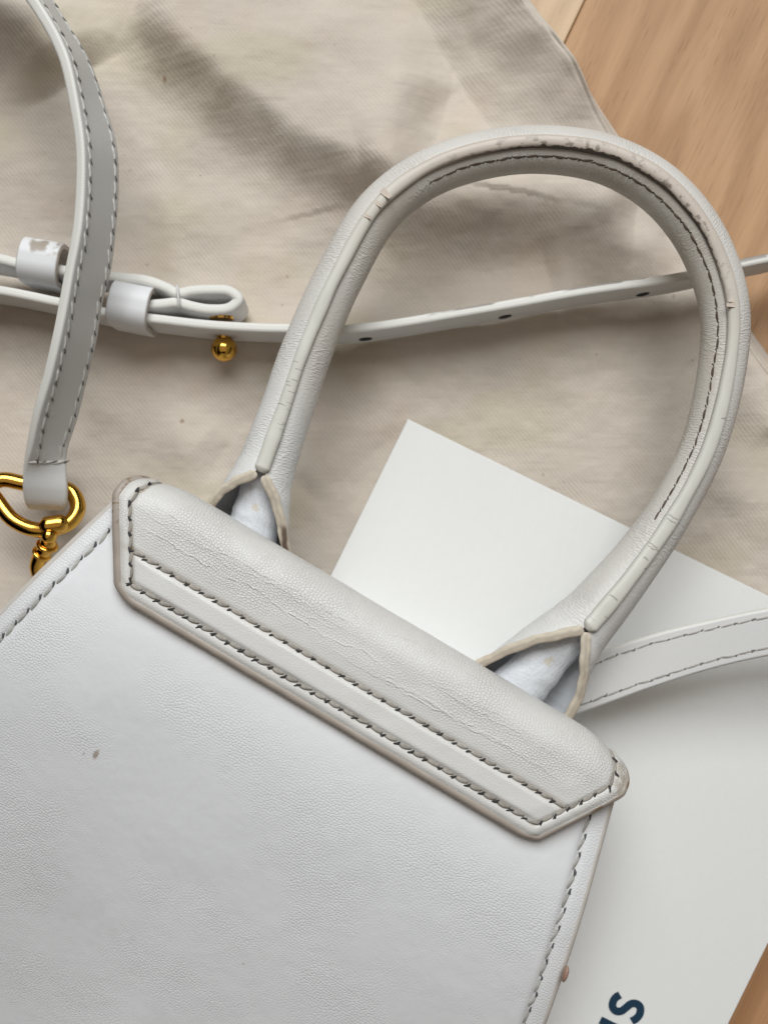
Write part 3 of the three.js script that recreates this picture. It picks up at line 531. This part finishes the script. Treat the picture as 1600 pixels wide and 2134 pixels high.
// ------------------------------------------------------------------ shoulder strap
const strap = thing('shoulder_strap', 'slim white leather shoulder strap with gold ring clasp, keepers and punched holes', 'bag strap', P(300, 640, 0));
{
  const face = [0.69, 0.685, 0.675], edge = [0.72, 0.71, 0.665];
  const px3 = (l) => l.map(([x, y, h]) => P(x, y, h));
  // left length: ring end, up and out of the picture, round, back in as the upper strand, folded loop
  const A1 = px3([[66, 950, 0.9], [62, 1010, 0.9], [62, 1048, 1.0], [60, 1062, 1.4], [52, 1052, 1.85], [47, 1022, 2.2], [50, 983, 2.5], [62, 944, 2.85], [81, 866, 3.3], [105, 789, 3.6], [124, 711, 3.8], [140, 634, 3.9], [151, 569, 3.95], [168, 481, 4.0], [175, 394, 4.0], [175, 306, 4.0], [164, 219, 3.95], [147, 131, 3.9], [131, 87, 3.85], [109, 44, 3.8], [70, -15, 3.7], [10, -80, 3.5]]);
  const B1 = px3([[140, 955, 0.9], [134, 1010, 0.85], [132, 1050, 0.95], [132, 1064, 1.35], [138, 1056, 1.8], [140, 1024, 2.05], [140, 983, 2.15], [143, 944, 2.2], [167, 866, 2.35], [186, 789, 2.5], [205, 711, 2.65], [217, 634, 2.75], [234, 569, 2.8], [245, 481, 2.85], [251, 394, 2.85], [247, 306, 2.85], [223, 219, 2.8], [192, 131, 2.7], [168, 87, 2.65], [140, 44, 2.6], [100, -20, 2.5], [40, -90, 2.3]]);
  const left = ribbon(A1, B1, { n: 330, T: 0.27, shift: -0.135, r: 0.085, face, edge, lining: (f) => PX(f.c)[1] < 966 && f.c.y > 2 ? [0.56, 0.55, 0.53] : null });
  const body = mesh('strap_band', left.geo, M.strap, strap);
  const fr = left.frames, sAt = (y) => fr.find((f, i) => i > 60 && PX(f.c)[1] < y).s, sa = sAt(962), sb = fr[fr.length - 1].s;
  for (const sg of [1, -1]) row((s) => { const f = frameAt(fr, sa + s); return { p: f.c.clone().addScaledVector(f.w, sg * (f.W / 2 - 0.2)).addScaledVector(f.n, 0.004), t: f.t, n: f.n }; }, sb - sa, 0.4, ST.strap, body, 0.16);
  { const f = frameAt(fr, sa - 0.05); for (let k = 0; k < 3; k++) stitch(ST.strap, body, f.c.clone().addScaledVector(f.w, (k - 1) * 0.26).addScaledVector(f.n, 0.006), f.w, f.n, 0.1); }
  // upper strand standing on its edge, folded back on itself into a loop
  const top = [[-420, -160], [-520, 120], [-420, 400], [-220, 500], [0, 538], [45, 549], [133, 562], [247, 576], [305, 583], [344, 597], [369, 609], [400, 604], [440, 602], [478, 605], [496, 621], [478, 639], [436, 643], [400, 637], [369, 629], [334, 632], [296, 634]];
  const conn = [...A1.slice(-1)], connB = [...B1.slice(-1)];
  const A2 = [...conn, ...top.map(([x, y]) => P(x, y, 1.75))], B2 = [...connB, ...top.map(([x, y]) => { const p = P(x, y, 1.75); p.y = 0.6; p.z += 0.12; return p; })];
  const loop = ribbon(A2, B2, { n: 420, T: 0.27, r: 0.1, face, edge });
  mesh('strap_loop', loop.geo, M.strap, strap);
  // thread pinching the loop
  mesh('loop_thread', tube([P(371, 596, 1.2), P(370, 599, 1.8), P(371, 612, 1.86), P(373, 628, 1.86), P(374, 642, 1.78), P(374, 645, 1.2)], 0.03, { n: 30, m: 8, color: () => [0.66, 0.65, 0.64] }), M.thread, strap);
  // long tongue with holes: lower strand, off to the right, round and back to the bag as the right length
  const T1 = [[-420, 540], [-150, 586], [0, 604], [114, 627], [220, 650], [329, 664], [436, 676], [541, 682], [587, 683], [726, 685], [1000, 644], [1225, 604], [1412, 577], [1600, 537], [1720, 520]];
  const A3 = T1.map(([x, y]) => P(x, y, 1.75)), B3 = T1.map(([x, y]) => { const p = P(x, y, 1.75); p.y = 0.6; p.z += 0.08; return p; });
  A3.push(P(1900, 640, 2.2), P(1980, 960, 2.6), P(1880, 1260, 2.55), P(1740, 1345, 2.4)); B3.push(P(1870, 660, 1.1), P(1925, 940, 1.6), P(1850, 1180, 2.2), P(1720, 1252, 2.4));
  for (const [a, b] of [[[1600, 1366, 2.25], [1600, 1267, 2.3]], [[1478, 1394, 2.05], [1478, 1292, 2.1]], [[1356, 1432, 1.9], [1356, 1322, 1.95]], [[1275, 1461, 1.8], [1263, 1353, 1.85]], [[1194, 1490, 1.75], [1170, 1390, 1.8]], [[1130, 1512, 1.7], [1100, 1412, 1.75]]]) { A3.push(P(...a)); B3.push(P(...b)); }
  const tongue = ribbon(A3, B3, { n: 520, T: 0.24, r: 0.08, face, edge });
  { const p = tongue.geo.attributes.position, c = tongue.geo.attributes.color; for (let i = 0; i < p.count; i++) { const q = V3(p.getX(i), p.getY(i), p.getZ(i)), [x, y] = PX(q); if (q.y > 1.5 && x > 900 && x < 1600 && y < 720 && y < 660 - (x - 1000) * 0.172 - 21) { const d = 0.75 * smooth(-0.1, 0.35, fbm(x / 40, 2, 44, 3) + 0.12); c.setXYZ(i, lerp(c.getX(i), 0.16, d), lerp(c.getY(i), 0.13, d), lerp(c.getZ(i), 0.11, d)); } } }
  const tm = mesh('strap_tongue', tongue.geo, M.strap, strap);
  const tf = tongue.frames; const iR = tf.findIndex((f, i) => i > 300 && PX(f.c)[0] < 1640), s0 = tf[iR].s, s1 = tf[tf.length - 1].s - 0.5;
  for (const sg of [1, -1]) row((s) => { const f = frameAt(tf, s0 + s); return { p: f.c.clone().addScaledVector(f.w, sg * (f.W / 2 - 0.21)).addScaledVector(f.n, 0.12), t: f.t, n: f.n }; }, s1 - s0, 0.41, ST.pale, tm, 0.0);
  for (const hx of [757, 1045, 1338]) {
    const f = tf.find((q) => PX(q.c)[0] > hx - 2 && PX(q.c)[1] < 800); const d = new THREE.CylinderGeometry(0.17, 0.17, 0.02, 20); d.applyMatrix4(new THREE.Matrix4().makeBasis(f.t, f.n, f.t.clone().cross(f.n))); const p = f.c.clone().addScaledVector(f.n, 0.118).addScaledVector(f.w, -0.16); d.translate(p.x, p.y, p.z);
    mesh('punched_hole', d, M.hole, tm);
  }
  // keepers
  function keeper(cx, cy, ang, worn) {
    const c0 = P(cx, cy, 1.15), ax = V3(Math.cos(ang), 0, Math.sin(ang)), si = V3(-ax.z, 0, ax.x); // si towards the viewer's lower edge
    const hw = 0.55, hh = 0.88, r = 0.47, half = 0.50, prof = [];
    for (const [x, y, a0] of [[hw - r, hh - r, 0], [-(hw - r), hh - r, 90], [-(hw - r), -(hh - r), 180], [hw - r, -(hh - r), 270]]) for (let k = 0; k <= 18; k++) { const a = (a0 + k * 5) * Math.PI / 180; prof.push([x + r * Math.cos(a), y + r * Math.sin(a), Math.cos(a), Math.sin(a)]); }
    prof.push(prof[0]);
    const T = 0.13, across = [[half, -T, 1], [half, -0.03, 1], [half - 0.03, 0, 0], [-half + 0.03, 0, 0], [-half, -0.03, 1], [-half, -T, 1], [half, -T, 1]];
    const n = prof.length - 1, seg = [];
    for (let i = 0; i < across.length - 1; i++) { const k = i === 2 ? 40 : 1; for (let j = 0; j < k; j++) seg.push(across[i].map((v, q) => lerp(v, across[i + 1][q], j / k))); } seg.push(across[across.length - 1]);
    const m = seg.length - 1;
    const g = grid(m, n, (a, s) => { const [t, d, e] = seg[Math.round(a * m)], [x, y, nx, ny] = prof[Math.round(s * n)]; const p = c0.clone().addScaledVector(ax, t).addScaledVector(si, x + nx * d); p.y += y + ny * d;
      let col = e > 0.5 ? [0.55, 0.50, 0.45] : [0.74, 0.745, 0.755]; if (worn && ny > 0.1 && nx < 0.0 && e < 0.6) { const q = smooth(-0.1, 0.25, fbm(t * 5 + 0.7, x * 7, 4, 3) + 0.12) * smooth(0.42, 0.3, Math.abs(t - 0.1)) * smooth(0.02, -0.2, nx + 0.15 * noise(t * 7, 3, 3)); col = col.map((v, k) => lerp(v, [0.30, 0.24, 0.18][k], 0.85 * q)); } return { p, c: col }; });
    mesh('keeper', g, M.keeper, strap, worn ? 'keeper loop with worn brown top edge' : undefined);
  }
  keeper(101, 555, 0.17, true); keeper(283, 645, 0.19, false);
  // gold stud through the tongue
  { const c0 = P(467, 727, 1.0), ball = new THREE.SphereGeometry(0.33, 32, 22); ball.translate(c0.x, c0.y, c0.z); const stud = mesh('stud', ball, M.gold, strap);
    const pl = tube([c0.clone().add(V3(0, 0.1, -0.5)), c0.clone().add(V3(0, 0.03, -0.2))], 0.17, { n: 10, m: 18, cap: false }); mesh('stud_post', pl, M.gold, stud);
    const b = new THREE.CylinderGeometry(0.30, 0.30, 0.07, 28); b.rotateX(Math.PI / 2); const q = P(462, 655, 1.35); b.translate(q.x, q.y, q.z + 0.1); mesh('stud_plate', b, M.gold, stud); }
  // gold ring and swivel clasp at the left end
  const ringPts = [[-22, 1014, 1.55], [-3, 1046, 1.6], [26, 1082, 1.65], [70, 1103, 1.7], [113, 1102, 1.7], [148, 1087, 1.6], [163, 1058, 1.5], [150, 1026, 1.45], [110, 1012, 1.45], [55, 1008, 1.45], [5, 1000, 1.5]].map((q) => P(...q));
  const clasp = mesh('clasp_ring', tube(ringPts, (s) => 0.195, { n: 140, m: 20, closed: true }), M.gold, strap);
  const cyl = tube([P(82, 1098, 1.8), P(146, 1089, 1.72)], 0.235, { n: 24, m: 28 }); mesh('swivel_collar', cyl, M.gold, clasp);
  const ball = new THREE.SphereGeometry(0.2, 24, 18); { const p = P(103, 1117, 1.85); ball.translate(p.x, p.y, p.z); } mesh('swivel_ball', ball, M.gold, clasp);
  const hk = [[103, 1118, 1.75], [98, 1140, 1.6], [84, 1160, 1.45], [78, 1185, 1.3], [92, 1215, 1.15], [125, 1235, 1.0]].map((q) => P(...q));
  mesh('clasp_hook', tube(hk, (s) => 0.21 - 0.05 * s, { n: 60, m: 18 }), M.gold, clasp);
  for (const [t, r] of [[0.14, 0.26], [0.3, 0.24]]) { const c = curve(hk), p = c.getPointAt(t), g = new THREE.TorusGeometry(r - 0.03, 0.05, 10, 28); const d = c.getTangentAt(t); g.applyQuaternion(new THREE.Quaternion().setFromUnitVectors(V3(0, 0, 1), d)); g.translate(p.x, p.y, p.z); mesh('clasp_band', g, M.gold, clasp); }
}

for (const o of scene.children) delete o.base;
renderer.render(scene, camera);
